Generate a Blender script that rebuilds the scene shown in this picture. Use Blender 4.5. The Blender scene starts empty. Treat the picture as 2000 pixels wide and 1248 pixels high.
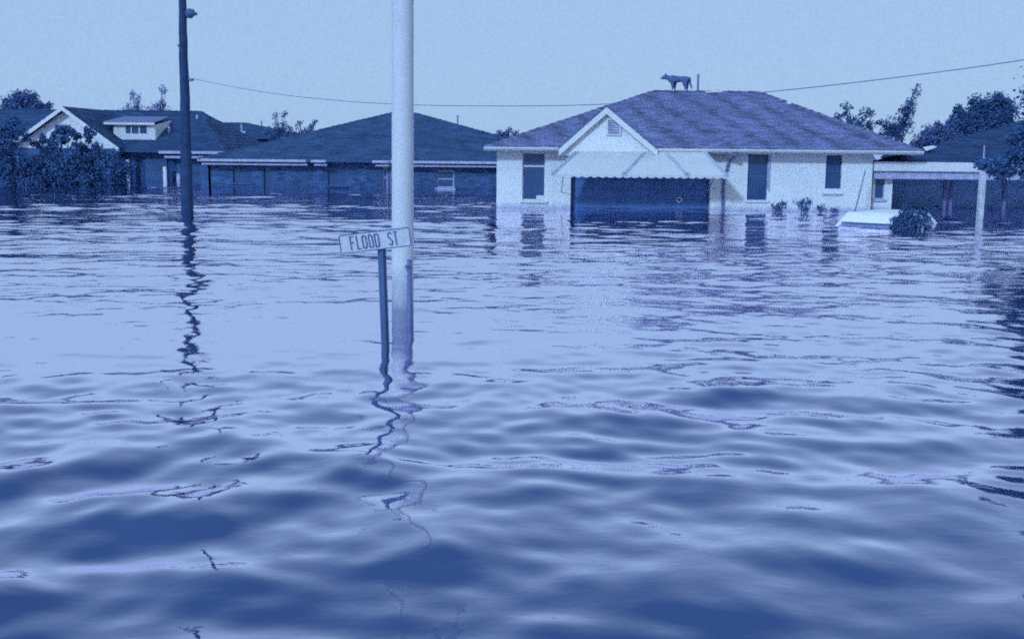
import bpy, bmesh, math, random
import numpy as np
from mathutils import Vector, Matrix, Euler

random.seed(7)
RNG = np.random.default_rng(11)
SC = bpy.context.scene
COL = SC.collection
R = math.radians

# ------------------------------------------------------------------ camera
FPX = 2250.0                      # focal length in pixels of a 2000 px wide picture
EYE = 1.5                         # metres above the flood water (a boat)
cam = bpy.data.cameras.new('camera')
cam.sensor_width = 36.0
cam.lens = 36.0 * FPX / 2000.0
cam.clip_start = 0.05
cam.clip_end = 9000.0
camera = bpy.data.objects.new('camera', cam)
COL.objects.link(camera)
CM = Matrix.Rotation(R(90 - 8.39), 3, 'X') @ Matrix.Rotation(R(0.57), 3, 'Z')
camera.matrix_world = Matrix.Translation((0, 0, EYE)) @ CM.to_4x4()
SC.camera = camera

# ------------------------------------------------------------------ sky, sun, exposure
SUN_EL, SUN_AZ = R(24), R(180 + 27)        # behind the camera, to the left
sun_dir = Vector((math.sin(SUN_AZ) * math.cos(SUN_EL), math.cos(SUN_AZ) * math.cos(SUN_EL), math.sin(SUN_EL)))
world = bpy.data.worlds.new('World')
SC.world = world
world.use_nodes = True
wn = world.node_tree.nodes
wl = world.node_tree.links
wn.clear()
w_out = wn.new('ShaderNodeOutputWorld')
w_bg = wn.new('ShaderNodeBackground')
w_sky = wn.new('ShaderNodeTexSky')
w_sky.sky_type = 'NISHITA'
w_sky.sun_disc = False
w_sky.sun_elevation = SUN_EL
w_sky.sun_rotation = SUN_AZ
w_mix = wn.new('ShaderNodeMixRGB')          # an even veil of pale cloud over the clear sky
w_mix.inputs[0].default_value = 0.93
w_mix.inputs[2].default_value = (3.55, 5.55, 8.6, 1)
w_bg.inputs['Strength'].default_value = 0.1
wl.new(w_sky.outputs[0], w_mix.inputs[1])
w_tc = wn.new('ShaderNodeTexCoord')
w_no = wn.new('ShaderNodeTexNoise'); w_no.inputs['Scale'].default_value = 420; w_no.inputs['Detail'].default_value = 6; w_no.inputs['Roughness'].default_value = 0.8
w_mr = wn.new('ShaderNodeMapRange'); w_mr.inputs['From Min'].default_value = 0.3; w_mr.inputs['From Max'].default_value = 0.7
w_mr.inputs['To Min'].default_value = 0.88; w_mr.inputs['To Max'].default_value = 1.08      # fine mottling of the cloud veil
w_vm = wn.new('ShaderNodeVectorMath'); w_vm.operation = 'SCALE'
wl.new(w_tc.outputs['Generated'], w_no.inputs['Vector']); wl.new(w_no.outputs['Fac'], w_mr.inputs['Value'])
wl.new(w_mix.outputs[0], w_vm.inputs[0]); wl.new(w_mr.outputs[0], w_vm.inputs['Scale'])
wl.new(w_vm.outputs[0], w_bg.inputs['Color'])
wl.new(w_bg.outputs[0], w_out.inputs['Surface'])

sun = bpy.data.lights.new('sun', 'SUN')
sun.energy = 2.2
sun.angle = R(5)
sun.color = (0.43, 0.67, 1.0)
sun_o = bpy.data.objects.new('sun', sun)
COL.objects.link(sun_o)
sun_o.rotation_euler = sun_dir.to_track_quat('Z', 'Y').to_euler()
sun_o.location = (-20, -40, 40)

SC.view_settings.view_transform = 'Standard'
SC.view_settings.look = 'None'
SC.view_settings.exposure = 0.0
SC.view_settings.gamma = 1.0
SC.cycles.max_bounces = 6
SC.cycles.filter_width = 1.9
SC.cycles.use_denoising = False        # keep the grain
SC.cycles.use_adaptive_sampling = True
SC.cycles.adaptive_threshold = 0.06
SC.cycles.adaptive_min_samples = 8

# ------------------------------------------------------------------ survey helpers: read a place off a sight line
CX, CY, CZ = CM.col[0], CM.col[1], CM.col[2]
def XA(px, Y, z):
    """x of the point at distance Y and height z seen in picture column px"""
    k = (px - 1000.0) / FPX
    dz = z - EYE
    return -((CX[1] + k * CZ[1]) * Y + (CX[2] + k * CZ[2]) * dz) / (CX[0] + k * CZ[0])
def PT(px, py, Y):
    d = CX * ((px - 1000) / FPX) + CY * (-(py - 624) / FPX) - CZ
    s = Y / d.y
    return Vector((d.x * s, Y, EYE + d.z * s))
def ZA(px, py, Y):
    return PT(px, py, Y).z

# ------------------------------------------------------------------ mesh helpers
class MB:
    def __init__(s):
        s.v, s.f, s.t = [], [], []
    def face(s, pts, tone=1.0):
        b = len(s.v)
        s.v += [tuple(p) for p in pts]
        s.f.append(tuple(range(b, b + len(pts))))
        s.t.append(tone)
    def box(s, x0, x1, y0, y1, z0, z1, tone=1.0):
        b = len(s.v)
        s.v += [(x0, y0, z0), (x1, y0, z0), (x1, y1, z0), (x0, y1, z0), (x0, y0, z1), (x1, y0, z1), (x1, y1, z1), (x0, y1, z1)]
        for q in ((0, 3, 2, 1), (4, 5, 6, 7), (0, 1, 5, 4), (1, 2, 6, 5), (2, 3, 7, 6), (3, 0, 4, 7)):
            s.f.append(tuple(b + i for i in q)); s.t.append(tone)
        return s
    def prism(s, poly, ex, tone=1.0):
        """poly: list of points, ex: extrusion vector"""
        poly = [Vector(p) for p in poly]; ex = Vector(ex)
        n = len(poly); b = len(s.v)
        nrm = Vector((0, 0, 0))
        for i in range(n):
            nrm += poly[i].cross(poly[(i + 1) % n])
        if nrm.dot(ex) > 0:
            poly = poly[::-1]
        s.v += [tuple(p) for p in poly] + [tuple(p + ex) for p in poly]
        s.f.append(tuple(range(b, b + n))); s.t.append(tone)
        s.f.append(tuple(b + n + i for i in reversed(range(n)))); s.t.append(tone)
        for i in range(n):
            j = (i + 1) % n
            s.f.append((b + j, b + i, b + n + i, b + n + j)); s.t.append(tone)
        return s
    def tube(s, pts, radii, n=8, cap=True, tone=1.0):
        pts = [Vector(p) for p in pts]
        if not isinstance(radii, (list, tuple)):
            radii = [radii] * len(pts)
        b = len(s.v)
        for i, p in enumerate(pts):
            d = (pts[min(i + 1, len(pts) - 1)] - pts[max(i - 1, 0)]).normalized()
            up = Vector((0, 0, 1)) if abs(d.z) < 0.9 else Vector((1, 0, 0))
            a = d.cross(up).normalized(); c = a.cross(d).normalized()
            for k in range(n):
                w = 2 * math.pi * k / n
                s.v.append(tuple(p + (a * math.cos(w) + c * math.sin(w)) * radii[i]))
        for i in range(len(pts) - 1):
            for k in range(n):
                m = (k + 1) % n
                s.f.append((b + i * n + k, b + (i + 1) * n + k, b + (i + 1) * n + m, b + i * n + m)); s.t.append(tone)
        if cap:
            s.f.append(tuple(b + k for k in range(n))); s.t.append(tone)
            e = b + (len(pts) - 1) * n
            s.f.append(tuple(e + k for k in reversed(range(n)))); s.t.append(tone)
        return s
    def beam(s, a, c, w, h, tone=1.0):
        """square bar from a to c"""
        a, c = Vector(a), Vector(c)
        d = (c - a).normalized()
        up = Vector((0, 0, 1)) if abs(d.z) < 0.9 else Vector((0, 1, 0))
        r = d.cross(up).normalized() * (w / 2); u = r.cross(d).normalized() * (h / 2)
        return s.prism([a - r - u, a + r - u, a + r + u, a - r + u], c - a, tone)
    def build(s, name, mat, parent=None, smooth=False, kind=None):
        me = bpy.data.meshes.new(name)
        me.from_pydata(s.v, [], s.f)
        if any(abs(t - 1.0) > 1e-6 for t in s.t):
            at = me.attributes.new('tone', 'FLOAT', 'FACE')
            at.data.foreach_set('value', np.array(s.t, dtype=np.float32))
        else:
            at = me.attributes.new('tone', 'FLOAT', 'FACE')
            at.data.foreach_set('value', np.ones(len(s.f), dtype=np.float32))
        me.update()
        if smooth:
            me.polygons.foreach_set('use_smooth', [True] * len(me.polygons))
        return link(name, me, mat, parent, kind)

def link(name, me, mat, parent=None, kind=None):
    o = bpy.data.objects.new(name, me)
    if mat and not me.materials:
        me.materials.append(mat)
    COL.objects.link(o)
    if parent is not None:
        o.parent = parent
        if parent.type == 'EMPTY':
            o.location = -parent.location if parent.parent is None and not parent.get('local') else (0, 0, 0)
    if kind:
        o['kind'] = kind
    return o

def tag(o, label, cat, group=None):
    o['label'] = label; o['category'] = cat
    if group:
        o['group'] = group
    return o

def thing(name, label, cat, loc, group=None, rz=0, local=False):
    """Empty at the thing's base; parts are given in world coordinates unless local"""
    o = bpy.data.objects.new(name, None)
    o.empty_display_size = 0.2
    COL.objects.link(o)
    o.location = loc
    if local:
        o.rotation_euler = (0, 0, rz); o['local'] = 1
    return tag(o, label, cat, group)

# ------------------------------------------------------------------ materials
def mat(name, col, rough=0.8, var=0.25, scale=3.0, bump=0.0, bscale=30.0, spec=0.3, tone=False, stain=None, metal=0.0, streak=0.0, grain=0.0):
    m = bpy.data.materials.new(name)
    m.use_nodes = True
    nt = m.node_tree; N = nt.nodes; L = nt.links
    bs = N['Principled BSDF']
    bs.inputs['Roughness'].default_value = rough
    bs.inputs['Specular IOR Level'].default_value = spec
    bs.inputs['Metallic'].default_value = metal
    tc = N.new('ShaderNodeTexCoord')
    no = N.new('ShaderNodeTexNoise'); no.inputs['Scale'].default_value = scale; no.inputs['Detail'].default_value = 6
    no.inputs['Roughness'].default_value = 0.65
    L.new(tc.outputs['Object'], no.inputs['Vector'])
    mr = N.new('ShaderNodeMapRange')
    mr.inputs['From Min'].default_value = 0.3; mr.inputs['From Max'].default_value = 0.7
    mr.inputs['To Min'].default_value = 1 - var; mr.inputs['To Max'].default_value = 1 + var
    L.new(no.outputs['Fac'], mr.inputs['Value'])
    fac = mr.outputs[0]
    def mul(a, b):
        x = N.new('ShaderNodeMath'); x.operation = 'MULTIPLY'
        L.new(a, x.inputs[0]); L.new(b, x.inputs[1]); return x.outputs[0]
    if grain:
        g = N.new('ShaderNodeTexNoise'); g.inputs['Scale'].default_value = 55; g.inputs['Detail'].default_value = 3
        L.new(tc.outputs['Object'], g.inputs['Vector'])
        gr = N.new('ShaderNodeMapRange'); gr.inputs['From Min'].default_value = 0.3; gr.inputs['From Max'].default_value = 0.7
        gr.inputs['To Min'].default_value = 1 - grain; gr.inputs['To Max'].default_value = 1 + grain
        L.new(g.outputs['Fac'], gr.inputs['Value'])
        fac = mul(fac, gr.outputs[0])
    if tone:
        at = N.new('ShaderNodeAttribute'); at.attribute_name = 'tone'
        fac = mul(fac, at.outputs['Fac'])
    if streak:
        mp = N.new('ShaderNodeMapping'); mp.inputs['Scale'].default_value = (9, 9, 0.5)
        L.new(tc.outputs['Object'], mp.inputs['Vector'])
        st = N.new('ShaderNodeTexNoise'); st.inputs['Scale'].default_value = 1.0; st.inputs['Detail'].default_value = 4
        L.new(mp.outputs[0], st.inputs['Vector'])
        sr = N.new('ShaderNodeMapRange'); sr.inputs['From Min'].default_value = 0.45; sr.inputs['From Max'].default_value = 0.75
        sr.inputs['To Min'].default_value = 1.0; sr.inputs['To Max'].default_value = 1 - streak
        L.new(st.outputs['Fac'], sr.inputs['Value'])
        fac = mul(fac, sr.outputs[0])
    vm = N.new('ShaderNodeVectorMath'); vm.operation = 'SCALE'
    vm.inputs[0].default_value = col
    L.new(fac, vm.inputs['Scale'])
    out = vm.outputs[0]
    if stain:      # flood dirt: (height in world z, soft edge, colour)
        z0, dz, sc, amt = stain
        ge = N.new('ShaderNodeNewGeometry')
        sp = N.new('ShaderNodeSeparateXYZ'); L.new(ge.outputs['Position'], sp.inputs[0])
        n2 = N.new('ShaderNodeTexNoise'); n2.inputs['Scale'].default_value = 5; n2.inputs['Detail'].default_value = 5
        L.new(ge.outputs['Position'], n2.inputs['Vector'])
        ad = N.new('ShaderNodeMath'); ad.operation = 'MULTIPLY_ADD'; ad.inputs[1].default_value = dz * 2.4
        L.new(n2.outputs['Fac'], ad.inputs[0]); L.new(sp.outputs['Z'], ad.inputs[2])
        r2 = N.new('ShaderNodeMapRange'); r2.inputs['From Min'].default_value = z0 + dz * 0.35; r2.inputs['From Max'].default_value = z0 + dz * 2.1
        r2.inputs['To Min'].default_value = amt; r2.inputs['To Max'].default_value = 0.0
        L.new(ad.outputs[0], r2.inputs['Value'])
        mx = N.new('ShaderNodeMixRGB'); mx.inputs[2].default_value = (*sc, 1)
        L.new(r2.outputs[0], mx.inputs[0]); L.new(out, mx.inputs[1])
        out = mx.outputs[0]
    L.new(out, bs.inputs['Base Color'])
    if bump:
        nb = N.new('ShaderNodeTexNoise'); nb.inputs['Scale'].default_value = bscale; nb.inputs['Detail'].default_value = 4
        L.new(tc.outputs['Object'], nb.inputs['Vector'])
        bp = N.new('ShaderNodeBump'); bp.inputs['Strength'].default_value = bump; bp.inputs['Distance'].default_value = 0.02
        L.new(nb.outputs['Fac'], bp.inputs['Height']); L.new(bp.outputs[0], bs.inputs['Normal'])
    return m

NAVY = (0.045, 0.105, 0.25)
LILAC = (0.24, 0.25, 0.46)
M = {}
M['stucco'] = mat('white_stucco', (0.76, 0.76, 0.76), 0.9, 0.05, 1.3, 0.25, 60, grain=0.06, streak=0.02, stain=(0.05, 0.11, (0.26, 0.27, 0.46), 0.8))
M['trim'] = mat('white_trim', (0.70, 0.70, 0.71), 0.6, 0.06, 4, streak=0.08)
M['awning'] = mat('white_awning_metal', (0.60, 0.60, 0.61), 0.5, 0.04, 2, grain=0.03)
M['seam'] = mat('awning_seam', (0.42, 0.43, 0.58), 0.6, 0.2, 8)
M['shingle'] = mat('lilac_grey_shingle', (0.205, 0.222, 0.40), 0.95, 0.14, 0.8, 0.3, 80, 0.15, tone=True, grain=0.6)
M['underlay'] = mat('roof_underlay', (0.05, 0.095, 0.22), 0.95, 0.2, 4)
M['shingle_dark'] = mat('dark_shingle', (0.050, 0.098, 0.205), 0.95, 0.2, 0.9, 0.3, 80, 0.12, tone=True, grain=0.3)
M['shingle_navy'] = mat('navy_shingle', (0.042, 0.085, 0.19), 0.95, 0.2, 0.9, 0.3, 80, 0.12, tone=True, grain=0.3)
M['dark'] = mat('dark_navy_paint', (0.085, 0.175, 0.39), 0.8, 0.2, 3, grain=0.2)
M['brick'] = mat('dark_brick', (0.055, 0.11, 0.24), 0.9, 0.25, 2.2, 0.5, 25, tone=True, grain=0.3)
M['interior'] = mat('dark_interior', (0.28, 0.46, 0.78), 0.9, 0.2, 3)
M['frame'] = mat('dark_window_frame', (0.05, 0.11, 0.26), 0.8, 0.2, 3, grain=0.2)
M['glass'] = mat('dark_window_glass', (0.03, 0.075, 0.19), 0.12, 0.15, 3, spec=0.5)
M['greytrim'] = mat('weathered_trim', (0.42, 0.43, 0.60), 0.7, 0.25, 6, grain=0.2)
M['pole_wood'] = mat('tarred_pole_wood', (0.024, 0.056, 0.14), 0.85, 0.3, 6, 0.5, 40, streak=0.35)
M['pole_white'] = mat('painted_steel_pole', (0.64, 0.64, 0.67), 0.6, 0.06, 3, grain=0.05, streak=0.05, stain=(0.27, 0.22, (0.07, 0.105, 0.23), 0.72))
M['sign'] = mat('sign_face', (0.57, 0.57, 0.63), 0.5, 0.08, 12, grain=0.06)
M['ink'] = mat('sign_lettering', (0.07, 0.13, 0.29), 0.7, 0.1, 12)
M['steel'] = mat('dark_steel_post', (0.07, 0.12, 0.26), 0.6, 0.2, 12, streak=0.3)
M['car'] = mat('white_car_paint', (0.84, 0.84, 0.84), 0.5, 0.04, 2, spec=0.4)
M['carglass'] = mat('car_glass', (0.24, 0.27, 0.48), 0.18, 0.3, 3, spec=0.9, grain=0.2)
M['rod'] = mat('rusty_rod', (0.16, 0.18, 0.36), 0.7, 0.2, 10)
M['dog'] = mat('dog_coat', (0.10, 0.14, 0.31), 0.9, 0.45, 9, 0.4, 60, tone=False)
M['dogface'] = mat('dog_eye', (0.03, 0.06, 0.15), 0.3, 0.1, 9)
M['wire'] = mat('cable_sheath', (0.13, 0.17, 0.34), 0.7, 0.1, 9)
M['bark'] = mat('tree_bark', (0.06, 0.11, 0.24), 0.9, 0.25, 8, 0.5, 30)
M['leaf'] = mat('dark_leaf', (0.060, 0.125, 0.275), 0.9, 0.25, 2, spec=0.05, tone=True)
M['leaf_mid'] = mat('mid_leaf', (0.10, 0.155, 0.34), 0.9, 0.25, 2, spec=0.05, tone=True)
M['leaf_pale'] = mat('pale_leaf', (0.22, 0.24, 0.48), 0.8, 0.3, 2, spec=0.2, tone=True)
M['worn'] = mat('worn_white_paint', (0.62, 0.62, 0.68), 0.8, 0.25, 9, grain=0.3, streak=0.4)
M['flash'] = mat('roof_flashing', (0.72, 0.72, 0.76), 0.5, 0.1, 5)

# ------------------------------------------------------------------ flood water
def make_water():
    m = bpy.data.materials.new('flood_water')
    m.use_nodes = True
    N = m.node_tree.nodes; L = m.node_tree.links
    N.remove(N['Principled BSDF'])
    out = N['Material Output']
    df = N.new('ShaderNodeBsdfDiffuse'); df.inputs['Color'].default_value = (0.058, 0.098, 0.215, 1)     # silt in the water
    gl = N.new('ShaderNodeBsdfGlossy'); gl.inputs['Color'].default_value = (0.94, 0.88, 1.0, 1); gl.inputs['Roughness'].default_value = 0.03
    fr = N.new('ShaderNodeFresnel'); fr.inputs['IOR'].default_value = 1.36
    gn = N.new('ShaderNodeMapRange'); gn.inputs['From Min'].default_value = 0.076; gn.inputs['From Max'].default_value = 0.31
    gn.inputs['To Min'].default_value = 0.01; gn.inputs['To Max'].default_value = 0.98
    L.new(fr.outputs[0], gn.inputs['Value'])
    mx = N.new('ShaderNodeMixShader'); L.new(gn.outputs[0], mx.inputs[0]); L.new(df.outputs[0], mx.inputs[1]); L.new(gl.outputs[0], mx.inputs[2])
    L.new(mx.outputs[0], out.inputs['Surface'])
    ge = N.new('ShaderNodeNewGeometry')
    n1 = N.new('ShaderNodeTexNoise'); n1.inputs['Scale'].default_value = 7.0; n1.inputs['Detail'].default_value = 2.5
    n1.inputs['Roughness'].default_value = 0.5
    mp = N.new('ShaderNodeMapping'); mp.inputs['Scale'].default_value = (0.7, 1.0, 1.0)
    L.new(ge.outputs['Position'], mp.inputs['Vector']); L.new(mp.outputs[0], n1.inputs['Vector'])
    bp = N.new('ShaderNodeBump'); bp.inputs['Strength'].default_value = 0.13; bp.inputs['Distance'].default_value = 0.02
    n2 = N.new('ShaderNodeTexNoise'); n2.inputs['Scale'].default_value = 38.0; n2.inputs['Detail'].default_value = 3.0
    L.new(mp.outputs[0], n2.inputs['Vector'])
    hm = N.new('ShaderNodeMath'); hm.operation = 'MULTIPLY_ADD'; hm.inputs[1].default_value = 0.16
    L.new(n2.outputs['Fac'], hm.inputs[0]); L.new(n1.outputs['Fac'], hm.inputs[2])
    L.new(hm.outputs[0], bp.inputs['Height'])
    for x in (df, gl, fr): L.new(bp.outputs[0], x.inputs['Normal'])
    # sheet: an even fan of rows, finer where the chop has to be resolved, then out to the horizon
    AP = -4.0
    ratio = 1.0027
    rows = [3.0]
    while rows[-1] < 66: rows.append(rows[-1] * ratio)
    while rows[-1] < 8000: rows.append(rows[-1] * 1.12)
    rows = np.array(rows)
    nc = 560
    u = np.linspace(-0.72, 0.72, nc)
    u = np.concatenate(([-6, -3, -1.6, -1.0], u, [1.0, 1.6, 3, 6]))
    nc = len(u)
    X = rows[:, None] * u[None, :]
    Y = (AP + rows)[:, None] + 0 * u[None, :]
    sp = np.maximum(rows * (ratio - 1), rows * 1.44 / 560)
    sp[rows > 66] = 50
    sp = sp[:, None] + np.where(np.abs(u) > 0.73, 50.0, 0.0)[None, :]
    Z = np.zeros_like(X)
    rg = np.random.default_rng(5)
    def waves(n, l0, l1, slope, th0, spread):
        nonlocal Z
        for i in range(n):
            lam = math.exp(rg.uniform(math.log(l0), math.log(l1)))
            k = 2 * math.pi / lam
            th = th0 + rg.normal() * spread
            a = slope / k * math.sqrt(2.0 / n) * rg.uniform(0.6, 1.4)
            fade = np.clip((lam / sp - 2.5) / 2.5, 0, 1)
            Z = Z + a * fade * np.sin(k * (X * math.cos(th) + Y * math.sin(th)) + rg.uniform(0, 6.283))
    S = math.pi / 2
    waves(14, 1.4, 4.0, 0.016, S - 0.25, 0.5)
    waves(26, 0.5, 1.4, 0.028, S - 0.15, 0.6)
    waves(40, 0.2, 0.5, 0.041, S, 0.8)
    # chop thrown out by the photographer's boat, dying away with distance
    keep = Z; Z = np.zeros_like(X)
    waves(50, 0.45, 1.15, 0.095, S + 0.40, 1.0)
    waves(50, 0.18, 0.45, 0.036, S + 0.2, 1.3)
    Z = keep + Z * np.exp(-(np.hypot(X, Y) / 7.4) ** 2)
    # gusts: patches of smoother and rougher chop
    G = np.zeros_like(X)
    for i in range(10):
        lam = rg.uniform(2.5, 9); th = rg.uniform(0, 6.28)
        G += np.sin(2 * math.pi / lam * (X * math.cos(th) * 0.45 + Y * math.sin(th)) + rg.uniform(0, 6.28))
    G = 1.0 + 0.45 * np.tanh(G / 2.5)
    Z = Z * G
    Z = Z + 1.6 * (Z ** 2 - 0.0002) * np.exp(-rows[:, None] / 30)
    Z[rows > 66] = 0
    nr = len(rows)
    co = np.stack([X, Y, Z], -1).reshape(-1, 3).astype(np.float32)
    idx = np.arange(nr * nc).reshape(nr, nc)
    q = np.stack([idx[:-1, :-1], idx[:-1, 1:], idx[1:, 1:], idx[1:, :-1]], -1).reshape(-1, 4).astype(np.int32)
    me = bpy.data.meshes.new('water')
    me.vertices.add(len(co)); me.vertices.foreach_set('co', co.ravel())
    me.loops.add(q.size); me.loops.foreach_set('vertex_index', q.ravel())
    me.polygons.add(len(q)); me.polygons.foreach_set('loop_start', np.arange(0, q.size, 4, dtype=np.int32))
    me.polygons.foreach_set('use_smooth', np.ones(len(q), dtype=bool))
    me.update(); me.validate()
    o = link('water', me, m, None, 'structure')
    o['label'] = 'rippled flood water covering the whole street'
make_water()

# ------------------------------------------------------------------ roofs
def shingles(mb, A, B, C, D, course, tab, streaks=0.0, rnd=0.22):
    """A-B eave left to right, D-C ridge left to right; thin lapped tabs"""
    A, B, C, D = (Vector(p) for p in (A, B, C, D))
    n = (B - A).cross(D - A).normalized()
    if n.z < 0: n = -n
    H = ((C + D) / 2 - (A + B) / 2).length
    k = max(3, int(H / course))
    ax = (B - A).normalized()
    for i in range(k):
        t0, t1 = i / k, min(1.0, (i + 1.0) / k)
        L0, R0 = A.lerp(D, t0), B.lerp(C, t0)
        L1, R1 = A.lerp(D, t1), B.lerp(C, t1)
        a0, b0 = (L0 - A).dot(ax), (R0 - A).dot(ax)
        a1, b1 = (L1 - A).dot(ax), (R1 - A).dot(ax)
        base0, base1 = L0 - ax * a0, L1 - ax * a1
        u = math.floor(a0 / tab) * tab + (0.5 * tab if i % 2 else 0) - tab
        rowt = random.uniform(0.94, 1.06)
        while u < b0:
            u0, u1 = max(u, a0), min(u + tab * 0.975, b0)
            v0, v1 = min(max(u, a1), b1), max(min(u + tab * 0.975, b1), a1)
            if u1 - u0 > 0.01:
                lift = 0.014 + random.uniform(-0.003, 0.006)
                p0, p1 = base0 + ax * u0 + n * lift, base0 + ax * u1 + n * lift
                p2, p3 = base1 + ax * v1 + n * 0.004, base1 + ax * v0 + n * 0.004
                tone = rowt * random.uniform(1 - rnd, 1 + rnd)
                if streaks:
                    s = (u + i * course * 0.30) / 0.98 + 0.10 * math.sin(u * 1.7) + 0.05 * math.sin(i * 0.9)
                    w = s - math.floor(s)
                    tone *= 1 - streaks * max(0.0, 1 - abs(w - 0.3) / 0.24) * random.uniform(0.6, 1.1)
                mb.face([p0, p1, p2, p3] if (v1 - v0) > 0.005 else [p0, p1, p2], tone)
                mb.face([p0 - n * lift, p1 - n * lift, p1, p0], tone * 0.8)
            u += tab
def caps(mb, A, B, w=0.14, step=0.3, tone=1.0):
    A, B = Vector(A), Vector(B)
    d = (B - A); L = d.length; d.normalize()
    s = d.cross(Vector((0, 0, 1))).normalized()
    k = int(L / step)
    for i in range(k):
        a, c = A + d * (i * L / k), A + d * ((i + 1.12) * L / k)
        e0, e1 = 0.035 + random.uniform(0, 0.012), 0.02
        t = tone * random.uniform(0.75, 1.25)
        for sg in (-1, 1):
            q = [a + s * sg * w + Vector((0, 0, e0 - w * 0.35)), a + Vector((0, 0, e0)), c + Vector((0, 0, e1)), c + s * sg * w + Vector((0, 0, e1 - w * 0.35))]
            mb.face(q if sg < 0 else q[::-1], t)
def hip_roof(parent, fl, fr, bl, br, rl, rr, m, course, tab, streaks=0.0, capt=1.0, thick=0.06):
    """corner points of the eaves and the two ridge ends; returns the roof part"""
    fl, fr, bl, br, rl, rr = (Vector(p) for p in (fl, fr, bl, br, rl, rr))
    dn = Vector((0, 0, -thick))
    mb = MB()
    mb.face([fl, fr, rr, rl]); mb.face([bl, fl, rl]); mb.face([fr, br, rr]); mb.face([br, bl, rl, rr])
    mb.face([fl + dn, bl + dn, br + dn, fr + dn])
    for a, c in ((fl, fr), (fr, br), (br, bl), (bl, fl)):
        mb.face([a + dn, c + dn, c, a])
    roof = mb.build('roof', M['underlay'], parent)
    sb = MB()
    shingles(sb, fl, fr, rr, rl, course, tab, streaks)
    shingles(sb, bl, fl, rl, rl, course, tab)
    shingles(sb, fr, br, rr, rr, course, tab)
    caps(sb, rl, rr, tone=capt); caps(sb, fl, rl, tone=capt); caps(sb, fr, rr, tone=capt)
    sb.build('shingles', m, roof, kind='stuff')
    return roof
def fascia(parent, fl, fr, h, m, name='fascia', drop=0.0, out=0.0):
    mb = MB()
    fl, fr = Vector(fl), Vector(fr)
    mb.box(fl.x, fr.x, fl.y - 0.025 - out, fl.y - 0.003 - out, fl.z - h - drop, fl.z - drop)
    return mb.build(name, m, parent)

def wall_front(mb, x0, x1, y0, y1, z0, z1, holes):
    """front wall as pieces round its openings; holes: (x0,x1,z0,z1) not overlapping in x"""
    x = x0
    for (a, b, c, d) in sorted(holes):
        mb.box(x, a, y0, y1, z0, z1)
        if c > z0: mb.box(a, b, y0, y1, z0, c)
        if d < z1: mb.box(a, b, y0, y1, d, z1)
        x = b
    mb.box(x, x1, y0, y1, z0, z1)

def window(parent, x0, x1, z0, z1, y, bars=(), vbars=(), fr=0.05, depth=0.10, sill=True, mframe='trim', deep=0.0):
    """frame set back in the wall, a pane, sash bars and a sill"""
    root = MB()
    yf = y + depth
    root.box(x0, x0 + fr, yf - 0.03, yf + 0.03, z0, z1); root.box(x1 - fr, x1, yf - 0.03, yf + 0.03, z0, z1)
    root.box(x0 + fr, x1 - fr, yf - 0.03, yf + 0.03, z0, z0 + fr); root.box(x0 + fr, x1 - fr, yf - 0.03, yf + 0.03, z1 - fr, z1)
    w = root.build('window', M[mframe], parent)
    zz = [z0 + fr] + [b for b in bars] + [z1 - fr]
    for a, b in zip(zz[:-1], zz[1:]):
        MB().box(x0 + fr + 0.002, x1 - fr - 0.002, yf - 0.006, yf + 0.006, a + (0.02 if a != zz[0] else 0.002), b - (0.02 if b != zz[-1] else 0.002)).build('pane', M['glass'], w)
    for b in bars:
        MB().box(x0 + fr + 0.002, x1 - fr - 0.002, yf - 0.025, yf + 0.02, b - 0.02, b + 0.02).build('sash_bar', M[mframe], w)
    for b in vbars:
        MB().box(b - 0.012, b + 0.012, yf - 0.02, yf - 0.008, z0 + fr + 0.002, z1 - fr - 0.002).build('muntin', M[mframe], w)
    if sill:
        MB().box(x0 - 0.05, x1 + 0.05, y - 0.07, yf - 0.035, z0 - 0.055, z0 - 0.003).build('sill', M[mframe], w)
    return w

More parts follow.
